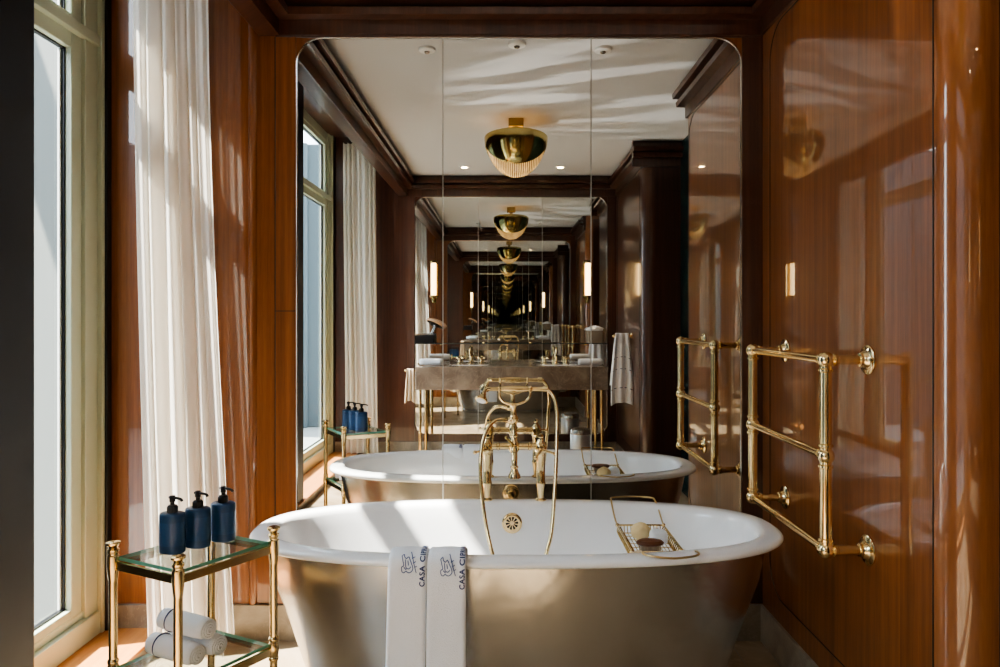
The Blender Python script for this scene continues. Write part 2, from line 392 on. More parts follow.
# outside
struct(MB().box(-14, -1.86, -14, 14, -.6, -.5).build('ground_outside', M['ext_ground']))
m = MB(); an = Vector((-.45, -.89, 0)).normalized(); aa = Vector((-.89, .45, 0)).normalized(); a0 = Vector((-1.86, 3.58, 0))
m.obox(a0 + aa*3.4 - an*.15 + Vector((0,0,2.8)), aa, an, (0,0,1), 3.4, .15, 3.3)
m.obox(a0 + aa*2.05 + an*.8 + Vector((0,0,4.77)), aa, an, (0,0,1), .05, .85, .38)  # unseen fin, added to cast a diagonal shadow band on the facade
for k in range(6): m.obox(a0 + aa*(.35 + .62*k) + an*.012 + Vector((0,0,2.8)), aa, an, (0,0,1), .012, .012, 3.3)
struct(m.build('wall_outside_front', M['ext_stone'], bevel=.02), 'pale stone facade across the outer corner')
m = MB(); m.box(-9, -2.5, -6.4, -6.0, -.5, 4.2)
for k in range(10): m.box(-2.6-.66*k-.2, -2.6-.66*k, -6.0, -5.9, -.5, 4.2)
struct(m.build('wall_outside_rear', M['ext_dark'], bevel=.02), 'shaded blue grey facade seen through the rear window')

m = MB(); m.box(-7.6, -7.0, -14, 3.6, -.5, 4.6)
for k in range(22): m.box(-7.0, -6.9, -13.6+.8*k, -13.35+.8*k, -.5, 4.6)
struct(m.build('wall_outside_far', M['ext_dark'], bevel=.02), 'blue grey facade across the street outside the windows')

# ------------------------------------------------------------------ mirrors
def wall_mirror(label, y, sgn, seams):
    t = thing('wall_mirror', label, 'mirror', ((MX0+MX1)/2, y, MZ0))
    full = rrect(MX0, MX1, MZ0, MZ1, .105, 12)
    xs = [MX0] + seams + [MX1]
    for i in range(3):
        a = xs[i] + (.0015 if i else 0); b = xs[i+1] - (.0015 if i < 2 else 0)
        poly = [p for p in full if a <= p[0] <= b]
        if i == 0: poly = poly + []
        # clip the rounded rectangle to this strip
        if i == 0:
            P = [(b, MZ1)] + [p for p in full if p[0] < MX0+.106] + [(b, MZ0)]
        elif i == 2:
            R = [p for p in full if p[0] > MX1-.106]
            up = [p for p in R if p[1] > 1]; dn = [p for p in R if p[1] < 1]
            P = [(a, MZ0)] + dn + up + [(a, MZ1)]
        else: P = [(a, MZ0), (b, MZ0), (b, MZ1), (a, MZ1)]
        MB().prism([(x, y, z) for x, z in P], (0, -sgn*.004, 0)).build('mirror_panel', M['mirror'], t, sharp=10)
    e = MB().tube([(x, y + sgn*.001, z) for x, z in full], .0035, 8, closed=True)
    e.build('metal_edge', M['steel'], t)
    for s in seams: MB().box(s-.0020, s+.0020, min(y-.002*sgn, y+.0012*sgn), max(y-.002*sgn, y+.0012*sgn), MZ0, MZ1).build('seam_strip', M['seam'], t)
    return t
wall_mirror('tall three panel mirror with rounded corners on the wall behind the bathtub', YF, -1, [-.253, .351])
wall_mirror('tall mirror on the wall behind the marble vanity, seen as a reflection', YB, 1, [-.253, .351])

# ------------------------------------------------------------------ bathtub
TX, TY = .037, 2.38
def ring(a, b, z, n=2.5, N=144):
    out = []
    for k in range(N):
        t = 2*PI*k/N; c, s = math.cos(t), math.sin(t)
        out.append((TX + .990*a*math.copysign(abs(c)**(2/n), c), TY + b*math.copysign(abs(s)**(2/n), s), z))
    return out
tub = thing('bathtub', 'large freestanding oval bathtub with brushed nickel sides and white enamel interior', 'bathtub', (TX, TY, 0))
prof = [(.0,.0,.0),(.625,.232,.0),(.645,.24,.012),(.648,.241,.035),(.64,.238,.05),(.66,.246,.08),(.69,.257,.145),(.75,.277,.319),(.806,.296,.47),(.832,.306,.598)]
MB().rings([ring(max(a,.002), max(b,.001), z) for a, b, z in prof]).build('tub_shell', M['nickel'], tub, sharp=50)
prof = [(.83,.305,.599),(.862,.343,.5945),(.874,.354,.597),(.879,.359,.602),(.88,.36,.607),(.879,.359,.612),(.874,.354,.617),(.864,.344,.620),(.845,.325,.6215),(.825,.305,.6215),(.814,.294,.619),(.806,.286,.612),(.801,.281,.600),(.79,.273,.56),(.772,.264,.50),(.735,.25,.40),(.69,.232,.31),(.63,.208,.235),(.56,.18,.195),(.46,.15,.18),(.25,.08,.176),(.002,.001,.175)]
MB().rings([ring(a, b, z) for a, b, z in prof]).build('basin', M['enamel'], tub, sharp=60)
# overflow grille on the far inside wall, with its nut on the outside
oc = Vector((.026, 2.6485, .549)); on = Vector((0, -1, .17)).normalized()
ov = MB().lathe([(.0375,-.004),(.0375,.002),(.034,.0045),(.028,.0045),(.0,.0045)], oc, on, 32).build('overflow_grille', M['brass'], tub)
sl = MB(); u = Vector((1,0,0)); w = on.cross(u).normalized()
for k in range(10):
    a = 2*PI*k/10 + .1; d = u*math.cos(a) + w*math.sin(a); e = on.cross(d)
    c = oc + on*.0046
    sl.add([c + d*.008 + e*.0012, c + d*.022 + e*.0042, c + d*.0235, c + d*.022 - e*.0042, c + d*.008 - e*.0012], [(0,1,2,3,4)])
sl.build('slots', M['groove'], ov)
MB().lathe([(.036,-.02),(.036,.014),(.032,.017),(.022,.018),(.022,.036),(.015,.040),(.015,.058),(.0,.060)], (.026, 2.685, .552), (0,1,0), 20).build('overflow_nut', M['brass'], tub)
MB().lathe([(.03,-.004),(.03,.003),(.024,.005),(.0,.005)], (TX, TY, .176), (0,0,1), 24).build('drain', M['brass'], tub)

# ------------------------------------------------------------------ bath mixer with telephone handset
FX, FY = .034, 2.702
fa = thing('bath_mixer_tap', 'polished brass bath tap with telephone handset standing on the tub rim', 'tap', (FX, FY, .62))
b = MB()
for dx in (-.102, .102):
    x = FX + dx
    lg = MB().lathe([(.021,.0),(.021,.004),(.012,.010),(.0125,.02),(.016,.05),(.0185,.062),(.0185,.07),(.0165,.074),(.0165,.165),(.019,.17),(.019,.18)], (x, FY, .621), (0,0,1), 24)
    lg.build('pillar_leg', M['brass'], fa)
    b.lathe([(.019,.0),(.023,.008),(.023,.032),(.019,.04),(.014,.046),(.009,.058),(.011,.064),(.008,.072),(.0,.075)], (x, FY, .80), (0,0,1), 8)
    b.lathe([(.016,-.03),(.016,.018),(.02,.022),(.02,.03),(.013,.034),(.013,.046),(.0,.048)], (x, FY-.005, .822), (0,-1,0), 12)
b.tube([(FX-.102, FY, .825), (FX+.102, FY, .825)], .0118, 16)
for dx in (-.06, .06): b.lathe([(.0118,-.006),(.015,-.003),(.015,.003),(.0118,.006)], (FX+dx, FY, .825), (1,0,0), 16)
b.lathe([(.0,-.028),(.013,-.024),(.021,-.012),(.023,0),(.021,.014),(.015,.022),(.012,.035),(.015,.04),(.015,.046),(.0105,.052),(.0105,.09),(.015,.095),(.019,.105),(.015,.115),(.0105,.12),(.009,.15),(.012,.156),(.0,.16)], (FX, FY, .825), (0,0,1), 24)
b.lathe([(.015,-.015),(.015,.012),(.012,.02),(.0,.02)], (FX-.004, FY, .923), (-1,0,0), 12)
b.build('mixer_body', M['brass'], fa)
sp = MB()
P = smooth([(FX, FY-.01, .822), (FX, FY-.07, .828), (FX, FY-.115, .820), (FX, FY-.14, .797), (FX, FY-.145, .774)], 6)
sp.tube(P, [.0135 - .003*i/(len(P)-1) for i in range(len(P))], 18)
sp.lathe([(.0105,.0),(.0145,-.004),(.0145,-.008),(.011,-.012),(.0165,-.026),(.0215,-.034),(.0225,-.044),(.019,-.046),(.016,-.03),(.0,-.03)], (FX, FY-.145, .783), (0,0,1), 24)
sp.build('spout', M['brass'], fa)
for (x, p2, ball) in ((FX-.102, (FX-.145, FY-.085, .818), True), (FX+.102, (FX+.078, FY-.09, .800), False), (FX+.102, (FX+.150, FY-.075, .812), True)):
    l = MB().tube([(x, FY-.048, .822), p2], [.006, .0042], 10)
    l.ball(p2, .0075, 12)
    l.build('lever', M['brass'], fa)
l = MB().tube([(FX+.002, FY-.03, .832), (FX-.030, FY-.06, .868)], [.005, .0045], 10); l.ball((FX-.030, FY-.06, .868), .006, 10)
l.build('diverter_lever', M['brass_dark'], fa)
cr = MB()
cr.tube(smooth([(FX-.055, FY, 1.034), (FX-.053, FY, 1.012), (FX-.035, FY, .992), (FX, FY, .984), (FX+.035, FY, .992), (FX+.058, FY, 1.012), (FX+.062, FY, 1.034)], 6), .0046, 10)
for dx in (-.055, .062):
    cr.tube([(FX+dx, FY-.016, 1.052), (FX+dx, FY-.013, 1.036), (FX+dx, FY, 1.029), (FX+dx, FY+.013, 1.036), (FX+dx, FY+.016, 1.052)], .0042, 8)
cr.build('cradle', M['brass'], fa)
hs = MB(); hz = 1.043
hs.lathe([(.008,-.092),(.008,-.062),(.012,-.060),(.012,-.055),(.0085,-.052),(.0125,-.02),(.0125,.025),(.0085,.058),(.012,.062),(.012,.067),(.008,.07),(.0085,.11),(.0105,.112),(.0105,.128),(.0075,.131)], (FX, FY, hz), (1,0,0), 20)
hs.tube(smooth([(FX-.088, FY, hz), (FX-.103, FY-.004, hz+.002), (FX-.113, FY-.010, hz-.010), (FX-.117, FY-.016, hz-.02)], 5), .0075, 12)
hs.lathe([(.0085,-.01),(.011,-.004),(.011,.0),(.015,.008),(.0225,.018),(.0245,.024),(.0,.026)], (FX-.117, FY-.018, hz-.02), (-.25,-.5,-.8), 24)
h = hs.build('handset', M['brass'], fa)
a = Vector((-.25,-.5,-.8)).normalized()
MB().lathe([(.019,0),(.017,.002),(.0,.003)], Vector((FX-.117, FY-.018, hz-.02)) + a*.0258, a, 24).build('spray_face', M['soap'], h, label='pale round spray face')
P = smooth([(FX-.024,2.70,.923),(-.035,2.685,.925),(-.066,2.655,.897),(-.083,2.63,.85),(-.09,2.61,.79),(-.089,2.595,.735),(-.082,2.575,.66),(-.066,2.54,.565),(-.042,2.50,.478),(.0,2.46,.36),(.035,2.42,.25),(.06,2.41,.195),(.085,2.415,.23),(.115,2.46,.36),(.144,2.50,.478),(.1637,2.53,.541),(.175,2.56,.629),(.186,2.60,.761),(.193,2.64,.897),(.194,2.665,.965),(.184,2.69,1.015),(.162,2.702,1.043)], 14)
MB().tube(P, [.0066 + (.0009 if i % 2 else 0) for i in range(len(P))], 12).build('shower_hose', M['brass'], fa, sharp=80)

# ------------------------------------------------------------------ bath rack with its things
rk = thing('bath_rack', 'brass wire bath rack with looped arms hooked across both tub rims', 'bath rack', (.481, 2.39, .55))
x0, x1, ya, yb, zt, zb = .400, .564, 2.24, 2.53, .576, .550
fr = MB()
fr.tube([(x0, ya, zt), (x0, yb, zt), (x1, yb, zt), (x1, ya, zt)], .0034, 8, closed=True)
fr.tube([(x0+.008, ya+.008, zb), (x0+.008, yb-.008, zb), (x1-.008, yb-.008, zb), (x1-.008, ya+.008, zb)], .0026, 8, closed=True)
for x in (x0, x1):
    for y in (ya, yb): fr.ball((x, y, zt), .0075, 10)
fr.build('rack_frame', M['brass_soft'], rk)
wr = MB()
for k in range(13):
    x = x0 + .012 + (x1-x0-.024)*k/12
    wr.tube([(x, yb, zt), (x, yb-.008, zb), (x, ya+.008, zb), (x, ya, zt)], .0016, 6)
for k in range(6):
    y = ya + .045 + .04*k; wr.tube([(x0+.008, y, zb), (x1-.008, y, zb)], .0016, 6)
wr.build('wire_grid', M['brass_soft'], rk)
for x, s in ((x0, 1), (x1, -1)):
    P = []
    for k in range(169):
        t = k/168; a = 2*PI*14*t
        P.append((x + s*.003 + .0075*math.cos(a), ya+.012 + (yb-ya-.024)*t, .563 + .014*math.sin(a)))
    MB().tube(P, .0020, 6).build('coil_side', M['brass_dark'], rk)
mid = (x0+x1)/2
MB().tube(smooth([(x0, yb, zt), (x0-.002, 2.575, .588), (x0-.002, 2.635, .612), (x0, 2.680, .6275), (x0+.004, 2.705, .6285), (x0+.03, 2.722, .6275), (mid, 2.732, .6265), (x1-.03, 2.722, .6275), (x1-.004, 2.705, .6285), (x1, 2.680, .6275), (x1+.002, 2.635, .612), (x1+.002, 2.575, .588), (x1, yb, zt)], 6), .0033, 8).build('loop_arm', M['brass_mid'], rk)
MB().tube(smooth([(x0, ya, zt), (x0-.002, 2.195, .588), (x0-.002, 2.140, .611), (x0, 2.085, .6275), (x0+.004, 2.058, .6285), (x0+.03, 2.042, .6275), (mid, 2.032, .6262), (x1-.03, 2.042, .6275), (x1-.004, 2.058, .6285), (x1, 2.085, .6275), (x1+.002, 2.140, .611), (x1+.002, 2.195, .588), (x1, ya, zt)], 6), .0033, 8).build('loop_arm', M['brass_mid'], rk)
def lumpy(c, r, scl, amp, seed, seg=28):
    rnd = random.Random(seed); ph = [(rnd.uniform(2,7), rnd.uniform(2,7), rnd.uniform(0,6), rnd.uniform(0,6)) for _ in range(6)]
    m = MB(); rs = []
    for i in range(seg//2+1):
        t = PI*i/(seg//2); row = []
        for k in range(seg):
            p = 2*PI*k/seg
            d = 1 + amp*sum(math.sin(a*t + e)*math.cos(round(b_)*p + f) for a, b_, e, f in ph)/2
            q = max(math.sin(t), 1e-4)
            row.append((c[0]+r*scl[0]*d*q*math.cos(p), c[1]+r*scl[1]*d*q*math.sin(p), c[2]-r*scl[2]*d*math.cos(t)))
        rs.append(row)
    return m.rings(rs)
tag(lumpy((.466, 2.445, .580), .032, (1.05,.9,.92), .06, 5).build('sponge', M['sponge']), 'yellow natural sponge in the bath rack', 'sponge')
tag(MB().rings([[(.518 + rx*math.copysign(abs(math.cos(t))**.6, math.cos(t)), 2.40 + ry*math.copysign(abs(math.sin(t))**.6, math.sin(t)), z) for t in [2*PI*k/32 for k in range(32)]] for rx, ry, z in ((.002,.002,.5525),(.022,.019,.5525),(.029,.025,.560),(.030,.026,.580),(.027,.023,.592),(.018,.016,.597),(.002,.002,.598))]).build('soap_bar', M['soap']), 'pale bluish white soap bar in the bath rack', 'soap')
br = thing('bath_brush', 'dark brown oval wooden brush lying at the near end of the brass bath rack', 'brush', (.470, 2.305, .553))
MB().rings([[(.470 + rx*math.cos(t), 2.305 + ry*math.sin(t), z) for t in [2*PI*k/32 for k in range(32)]] for rx, ry, z in ((.002,.001,.578),(.038,.022,.578),(.044,.027,.582),(.045,.028,.587),(.038,.023,.593),(.002,.001,.596))]).build('brush_back', M['brown'], br)
bs = MB()
for i in range(11):
    for j in range(5):
        x = .470 - .033 + .0066*i; y = 2.305 - .016 + .008*j
        if ((x-.470)/.036)**2 + ((y-2.305)/.02)**2 < 1: bs.tube([(x, y, .5525), (x, y, .580)], .0022, 6)
bs.build('bristles', M['basket'], br)

# ------------------------------------------------------------------ two folded towels over the tub rim
TP = smooth([(2.112,.46,0),(2.106,.55,0),(2.100,.612,0),(2.088,.634,0),(2.062,.640,0),(2.034,.638,0),(2.012,.628,0),(2.002,.605,0),(1.999,.56,0),(1.994,.44,0),(1.988,.30,0),(1.984,.18,0)], 8)
TL = [0]
for i in range(1, len(TP)): TL.append(TL[-1] + (TP[i]-TP[i-1]).length)
def tpath(u):
    u = max(0, min(TL[-1]-1e-6, u))
    for i in range(1, len(TP)):
        if TL[i] >= u:
            t = (u-TL[i-1])/(TL[i]-TL[i-1]); p = TP[i-1].lerp(TP[i], t); d = (TP[i]-TP[i-1]).normalized()
            return p.x, p.y, d
def tsurf(x0, wid, u, v, off, skew):
    y, z, d = tpath(u)
    n = (d.y, -d.x)   # outward normal in (Y,z)
    if n[1] < 0 and z > .63: n = (-n[0], -n[1])
    f = max(0, (.62 - z))*skew
    xx = x0 + v*wid*(1 + f*.10) - f*.018
    return (xx, y + n[0]*off, z + n[1]*off)
def rim_towel(x0, wid, label, skew, du):
    t = thing('hand_towel', label, 'towel', (x0 + wid/2, 2.03, .62), 'folded hand towels over the tub rim')
    m = MB(); n = 100; rows = []
    for i in range(n+1):
        u = TL[-1]*i/n; row = []
        # closed cross-section: outer skin then inner skin, rounded sides
        cs = [(k/16, .0065) for k in range(17)]
        for v, o in cs:
            e = min(v, 1-v); o2 = .0072*min(1, math.sqrt(max(e, 0)/.06 + .02)) + .0008*math.sin(9*v + 3*u*6)
            row.append(tsurf(x0, wid, u, v, o2, skew))
        for v, o in reversed(cs):
            e = min(v, 1-v); o2 = -.0065*min(1, math.sqrt(max(e, 0)/.06 + .02))
            row.append(tsurf(x0, wid, u, v, o2, skew))
        rows.append(row)
    m.rings(rows, True, True, True)
    body = m.build('towel_cloth', M['towel'], t, sharp=70)
    # a fold line down the side is part of the cloth; embroidered letters and emblem sit on the skin
    fc = bpy.data.curves.new('lettering', 'FONT'); fc.body = 'CASA CIPRIANI'; fc.size = .0205; fc.space_character = 1.12; fc.offset = .0006
    fo = bpy.data.objects.new('lettering_source', fc); C.objects.link(fo)
    dg = bpy.context.evaluated_depsgraph_get(); me0 = bpy.data.meshes.new_from_object(fo.evaluated_get(dg))
    bm = bmesh.new(); bm.from_mesh(me0)
    bmesh.ops.subdivide_edges(bm, edges=[e for e in bm.edges if e.calc_length() > .004], cuts=2)
    bmesh.ops.triangulate(bm, faces=bm.faces)
    C.objects.unlink(fo); bpy.data.objects.remove(fo); bpy.data.meshes.remove(me0)
    us = u_start + du
    for vert in bm.verts:
        tx, ty = vert.co.x, vert.co.y
        # letters read upward: text x runs back along the path (towards the tub), text y runs to the left
        p = tsurf(x0, wid, us - tx, (wid*.96 - ty)/wid, .0088, skew)
        vert.co = Vector(p) - t.location
    me = bpy.data.meshes.new('lettering'); bm.to_mesh(me); bm.free(); me.materials.append(M['navy_thread'])
    lo = bpy.data.objects.new('lettering', me); C.objects.link(lo); lo.parent = t
    lo['label'] = 'navy embroidered lettering'
    em = MB()
    def stroke(pts, w=.0011, closed=False):
        q = []
        for (zx, zy) in pts:
            v = ((zx-68)/5.05)*2.0/711/wid; u = us - .012 - (172 - zy)/5.05*.0031 - .026
            q.append((u, v))
        q = [Vector((a, c_*wid, 0)) for a, c_ in q]
        q = smooth(q, 5, closed)
        for a, b_ in zip(q[:-1], q[1:]):
            d = (b_-a)
            if d.length < 1e-6: continue
            d.normalize(); nn = Vector((-d.y, d.x, 0))*w; a2 = a - d*w*.4; b2 = b_ + d*w*.4
            em.add([tsurf(x0, wid, p_.x, p_.y/wid, .0088, skew) for p_ in (a2+nn, b2+nn, b2-nn, a2-nn)], [(0,1,2,3)])
    stroke([(180,85),(212,172)])
    stroke([(136,108),(146,101),(150,112),(160,118),(170,112),(178,122),(194,150),(190,165),(175,172),(160,166),(150,172),(140,166),(138,150),(148,143),(142,125),(136,108)])
    stroke([(156,122),(160,150),(174,156),(184,148)]); stroke([(150,150),(162,160)]); stroke([(168,126),(172,142)])
    for a, b_ in (((188,118),(203,112)), ((195,135),(208,129)), ((203,150),(214,146))): stroke([a, b_], .0009)
    eo = em.build('emblem', M['blue_thread'], t); eo['label'] = 'small navy embroidered emblem'
    return t
# where the lettering starts: about 8 cm down the outer face
u_start = [TL[i] for i in range(len(TP)) if TP[i].x < 2.01 and TP[i].y < .565][0]
rim_towel(-.329, .108, 'left folded white hand towel with navy emblem over the tub rim', 1.0, 0)
rim_towel(-.219, .110, 'right folded white hand towel with navy emblem over the tub rim', .35, .008)

# ------------------------------------------------------------------ brass towel rail on the right wall
RX = .926; rl = thing('towel_rail', 'polished brass towel rail with three bars fixed to the right wall', 'towel rail', (XR, 2.355, .643))
for y in (2.053, 2.658):
    m = MB().tube([(RX, y, .643), (RX, y, 1.192)], .0165, 20)
    m.build('post', M['brass'], rl)
    for z in (.643, .915, 1.192):
        m = MB().ball((RX, y, z), .0245, 20)
        if z > .7: m.lathe([(.0165,-.036),(.021,-.033),(.021,-.027),(.0165,-.024)], (RX, y, z), (0,0,1), 20)
        if z < 1.1: m.lathe([(.0165,.024),(.021,.027),(.021,.033),(.0165,.036)], (RX, y, z), (0,0,1), 20)
        m.build('ball_joint', M['brass'], rl)
        if z != .915:
            s = MB().tube([(RX, y, z), (XR, y, z)], .0135, 16)
            s.lathe([(.0135,.018),(.018,.022),(.018,.030),(.0135,.034)], (RX, y, z), (1,0,0), 16)
            ob = s.build('wall_stub', M['brass'], rl)
            MB().lathe([(.042,.0),(.043,.002),(.043,.005),(.040,.0075),(.030,.0085),(.027,.0105),(.024,.018),(.0215,.021),(.0195,.021),(.0195,.028),(.0135,.030)], (XR, y, z), (-1,0,0), 28).build('rosette', M['brass'], ob)
for z in (.643, .915, 1.192):
    m = MB().tube([(RX, 2.053, z), (RX, 2.658, z)], .0125, 16)
    for y, s in ((2.053, 1), (2.658, -1)): m.lathe([(.0125,.022),(.0175,.024),(.0175,.030),(.0125,.033)], (RX, y, z), (0,s,0), 16)
    m.build('bar', M['brass'], rl)

# ------------------------------------------------------------------ brass and glass side stand with bottles and rolled towels
A, B, Cc, D = Vector((-1.003,1.82,0)), Vector((-.788,1.714,0)), Vector((-.634,1.949,0)), Vector((-.849,2.055,0))
cen = (A+B+Cc+D)/4
st = thing('side_stand', 'two tier brass stand with glass shelves between the window and bathtub', 'stand', (cen.x, cen.y, 0))
for p in (A, B, Cc, D):
    m = MB().tube([p + Vector((0,0,.0)), p + Vector((0,0,.69))], .0105, 16)
    m.lathe([(.0105,.64),(.0125,.655),(.0145,.675),(.0145,.705),(.0115,.708),(.0115,.712),(.0145,.716),(.0145,.721),(.010,.724),(.012,.730),(.017,.734),(.0175,.739),(.012,.742),(.0,.743)], p, (0,0,1), 20)
    m.lathe([(.0105,.373),(.0135,.378),(.0135,.384),(.0115,.387),(.0135,.393),(.0145,.408),(.0135,.423),(.0115,.428),(.0135,.432),(.0135,.438),(.0105,.442)], p, (0,0,1), 20)
    m.lathe([(.014,.0),(.016,.01),(.0105,.03)], p, (0,0,1), 16)
    m.build('post', M['brass_soft'], st)
for z in (.687, .408):
    for p, q in ((A,B),(B,Cc),(Cc,D),(D,A)):
        d = (q-p).normalized(); n = Vector((-d.y, d.x, 0)); c = (p+q)/2 + Vector((0,0,z-.006))
        MB().obox(c, d, n, (0,0,1), (q-p).length/2-.008, .004, .0105).build('shelf_rail', M['brass_soft'], st, bevel=.0012)
    e = MB(); ins = .93
    Q = [cen + (p-cen)*ins for p in (A,B,Cc,D)]
    e.add([q + Vector((0,0,z+.0045)) for q in Q] + [q + Vector((0,0,z+.0135)) for q in Q], [(0,3,2,1),(4,5,6,7)])
    gp = e.build('glass_shelf', M['shelfglass'], st)
    e = MB(); e.add([q + Vector((0,0,z+.0042)) for q in Q] + [q + Vector((0,0,z+.0138)) for q in Q], [(0,1,5,4),(1,2,6,5),(2,3,7,6),(3,0,4,7)])
    e.build('glass_edge', M['glassedge'], gp, label='green edge of the glass')
SH1, SH2 = .7012, .4222
def oval(cx, cy, ax, rx, ry, z, N=40, n=2.3):
    ax = Vector(ax).normalized(); ay = Vector((-ax.y, ax.x, 0)); out = []
    for k in range(N):
        t = 2*PI*k/N; c, s = math.cos(t), math.sin(t)
        p = Vector((cx, cy, z)) + ax*rx*math.copysign(abs(c)**(2/n), c) + ay*ry*math.copysign(abs(s)**(2/n), s)
        out.append(tuple(p))
    return out
def pump_bottle(x, y, label, ang):
    t = thing('pump_bottle', label, 'bottle', (x, y, SH1), 'navy pump bottles on the brass stand')
    ax = (math.cos(ang), math.sin(ang), 0)
    pr = [(.001,.001,.0),(.031,.0215,.0),(.0335,.024,.003),(.0335,.024,.098),(.0325,.023,.102),(.029,.020,.1045),(.011,.011,.1055)]
    MB().rings([oval(x, y, ax, rx, ry, SH1+z) for rx, ry, z in pr]).build('bottle_body', M['navy'], t)
    pr = [(.0338,.0243,.022),(.0338,.0243,.082)]
    MB().rings([oval(x, y, ax, rx, ry, SH1+z) for rx, ry, z in pr]).build('label_band', M['navyband'], t)
    m = MB().lathe([(.0125,.104),(.0125,.121),(.0105,.124),(.0055,.125),(.0055,.132),(.0075,.133),(.0075,.146),(.006,.149),(.0,.149)], (x, y, SH1), (0,0,1), 20)
    for k in range(20):
        a = 2*PI*k/20; m.box(x+.0125*math.cos(a)-.0007, x+.0125*math.cos(a)+.0007, y+.0125*math.sin(a)-.0007, y+.0125*math.sin(a)+.0007, SH1+.106, SH1+.120)
    m.build('pump', M['rubber'], t)
    d = Vector((math.cos(ang-.25), math.sin(ang-.25), 0)); p = Vector((x, y, SH1+.143))
    m = MB().tube(smooth([p - d*.010, p, p + d*.017, p + d*.029 - Vector((0,0,.002)), p + d*.033 - Vector((0,0,.007))], 5), .0036, 10)
    m.build('nozzle', M['rubber'], t)
pump_bottle(-.868, 1.856, 'navy pump bottle nearest the window on the glass stand', -.12)
pump_bottle(-.823, 1.905, 'middle navy pump bottle of three on the glass stand', -.10)
pump_bottle(-.776, 1.958, 'navy pump bottle nearest the bathtub on the glass stand', -.12)

def rolled_towel(c, ax, L, r, label, group, mat=None, band=True, cat='towel'):
    c = Vector(c); ax = Vector(ax).normalized(); side = Vector((-ax.y, ax.x, 0)); up = Vector((0,0,1))
    t = thing('rolled_towel', label, cat, tuple(c - up*r), group)
    m = MB(); turns = 3.6; N = 110; rows = [[], [], [], []]
    rs = []
    for i in range(9):
        s = (i/8 - .5)*L; k = 1 - .10*(abs(i/8-.5)*2)**6; row = []
        for j in range(N+1):
            th = 2*PI*turns*j/N; rr = r*(.14 + .86*j/N)*k
            e = s + (.006*(1-j/N) if i == 8 else (-.006*(1-j/N) if i == 0 else 0))
            row.append(tuple(c + ax*e + (side*math.cos(th) + up*math.sin(th))*rr))
        rs.append(row)
    m.rings(rs, closed=False)
    o = m.build('roll', mat or M['towel'], t, solid=.0052, sharp=80)
    if band:
        b = MB(); rr = r*1.035
        pts = [c - ax*L*.30 + (side*math.cos(a) + up*math.sin(a))*rr for a in [2*PI*k/40 for k in range(40)]]
        b.tube(pts, .0021, 6, closed=True); b.build('stripe', M['navy_thread'], t, label='thin navy stripe')
    return t
dAB = (B-A).normalized(); dBC = (Cc-B).normalized()
p0 = cen + Vector((0,0,SH2+.0315)) - dAB*.012
rolled_towel(p0 - dBC*.05, dAB, .165, .028, 'rolled white towel with navy stripe, nearest of the bottom pair on the stand', 'rolled towels on the lower glass shelf')
rolled_towel(p0 + dBC*.013, dAB, .165, .028, 'rolled white towel at the back of the bottom pair on the stand', 'rolled towels on the lower glass shelf')
rolled_towel(p0 - dBC*.018 + Vector((0,0,.054)), dAB, .165, .028, 'rolled white towel lying on top of two others on the stand', 'rolled towels on the lower glass shelf')

# ------------------------------------------------------------------ curtains
def curtain(y, xt0, xt1, xb0, xb1, label, seed):
    rnd = random.Random(seed); ph = [rnd.uniform(0, 6.28) for _ in range(8)]
    def fn(u, v):
        z = .062 + (2.93-.062)*v; k = (1-v)**1.6
        x = (xt0 + (xb0-xt0)*k) + ((xt1-xt0) + ((xb1-xb0)-(xt1-xt0))*k)*u
        w = 2*PI*6.5*u + 1.1*math.sin(2.3*u*PI + ph[0]) + .35*math.sin(2.2*v + ph[1])
        amp = .022 + .012*math.sin(7*u + ph[2] + .8*v)
        yy = y + amp*math.sin(w) + .005*math.sin(2.6*w + ph[3] + v*1.3) + .006*math.sin(5*v + 7*u)
        x += .010*math.cos(w) + .006*math.sin(4*v + 5*u + ph[4])*(1-v)
        return (x, yy, z)
    o = MB().grid(fn, 260, 40).build('curtain', M['sheer'], sharp=180)
    return tag(o, label, 'curtain', 'white sheer curtains at the window recess')
curtain(2.77, -1.45, -1.145, -1.40, -1.05, 'white sheer pleated curtain hanging beside the front mirror behind the stand', 1)
curtain(-.78, -1.50, -1.20, -1.47, -1.16, 'white sheer pleated curtain near the vanity, seen as a reflection', 2)

# ------------------------------------------------------------------ ceiling lamp
LX, LY = .074, 1.0
lp = thing('ceiling_lamp', 'brass bowl ceiling lamp with ribbed glass strip under two brass lids', 'lamp', (LX, LY, ZC))
MB().box(LX-.05, LX+.05, LY-.05, LY+.05, ZC-.055, ZC).build('canopy', M['brass_dark'], lp, bevel=.003)
MB().lathe([(.02,-.20),(.02,-.05)], (LX, LY, ZC), (0,0,1), 16).build('stem', M['brass_dark'], lp)
LZ = 2.525; SX, SZ = .212, .272
for s in (1, -1):
    rows = []
    for i in range(28):
        f = math.radians(43) + (math.radians(94) - math.radians(43))*i/27
        rows.append([(LX + SX*math.cos(t), LY + s*SX*math.sin(t)*math.sin(f), LZ - SZ*math.sin(t)*math.cos(f)) for t in [PI*(.004 + .992*k/64) for k in range(65)]])
    MB().rings(rows, closed=False).build('lid', M['brass_lamp'], lp, solid=.005, sharp=80)
rows = []
for i in range(30):
    f = -1.45 + 2.9*i/29
    rows.append([(LX + (SX-.012)*math.cos(t)*(1 + (.018 if k % 2 else 0)), LY + (SX-.012)*math.sin(t)*math.sin(f)*(1 + (.018 if k % 2 else 0)), LZ - (SZ-.012)*math.sin(t)*math.cos(f)*(1 + (.018 if k % 2 else 0))) for k, t in enumerate([PI*(.02 + .96*k/96) for k in range(97)])])
MB().rings(rows, closed=False).build('ribbed_glass', M['ribglass'], lp, sharp=30)
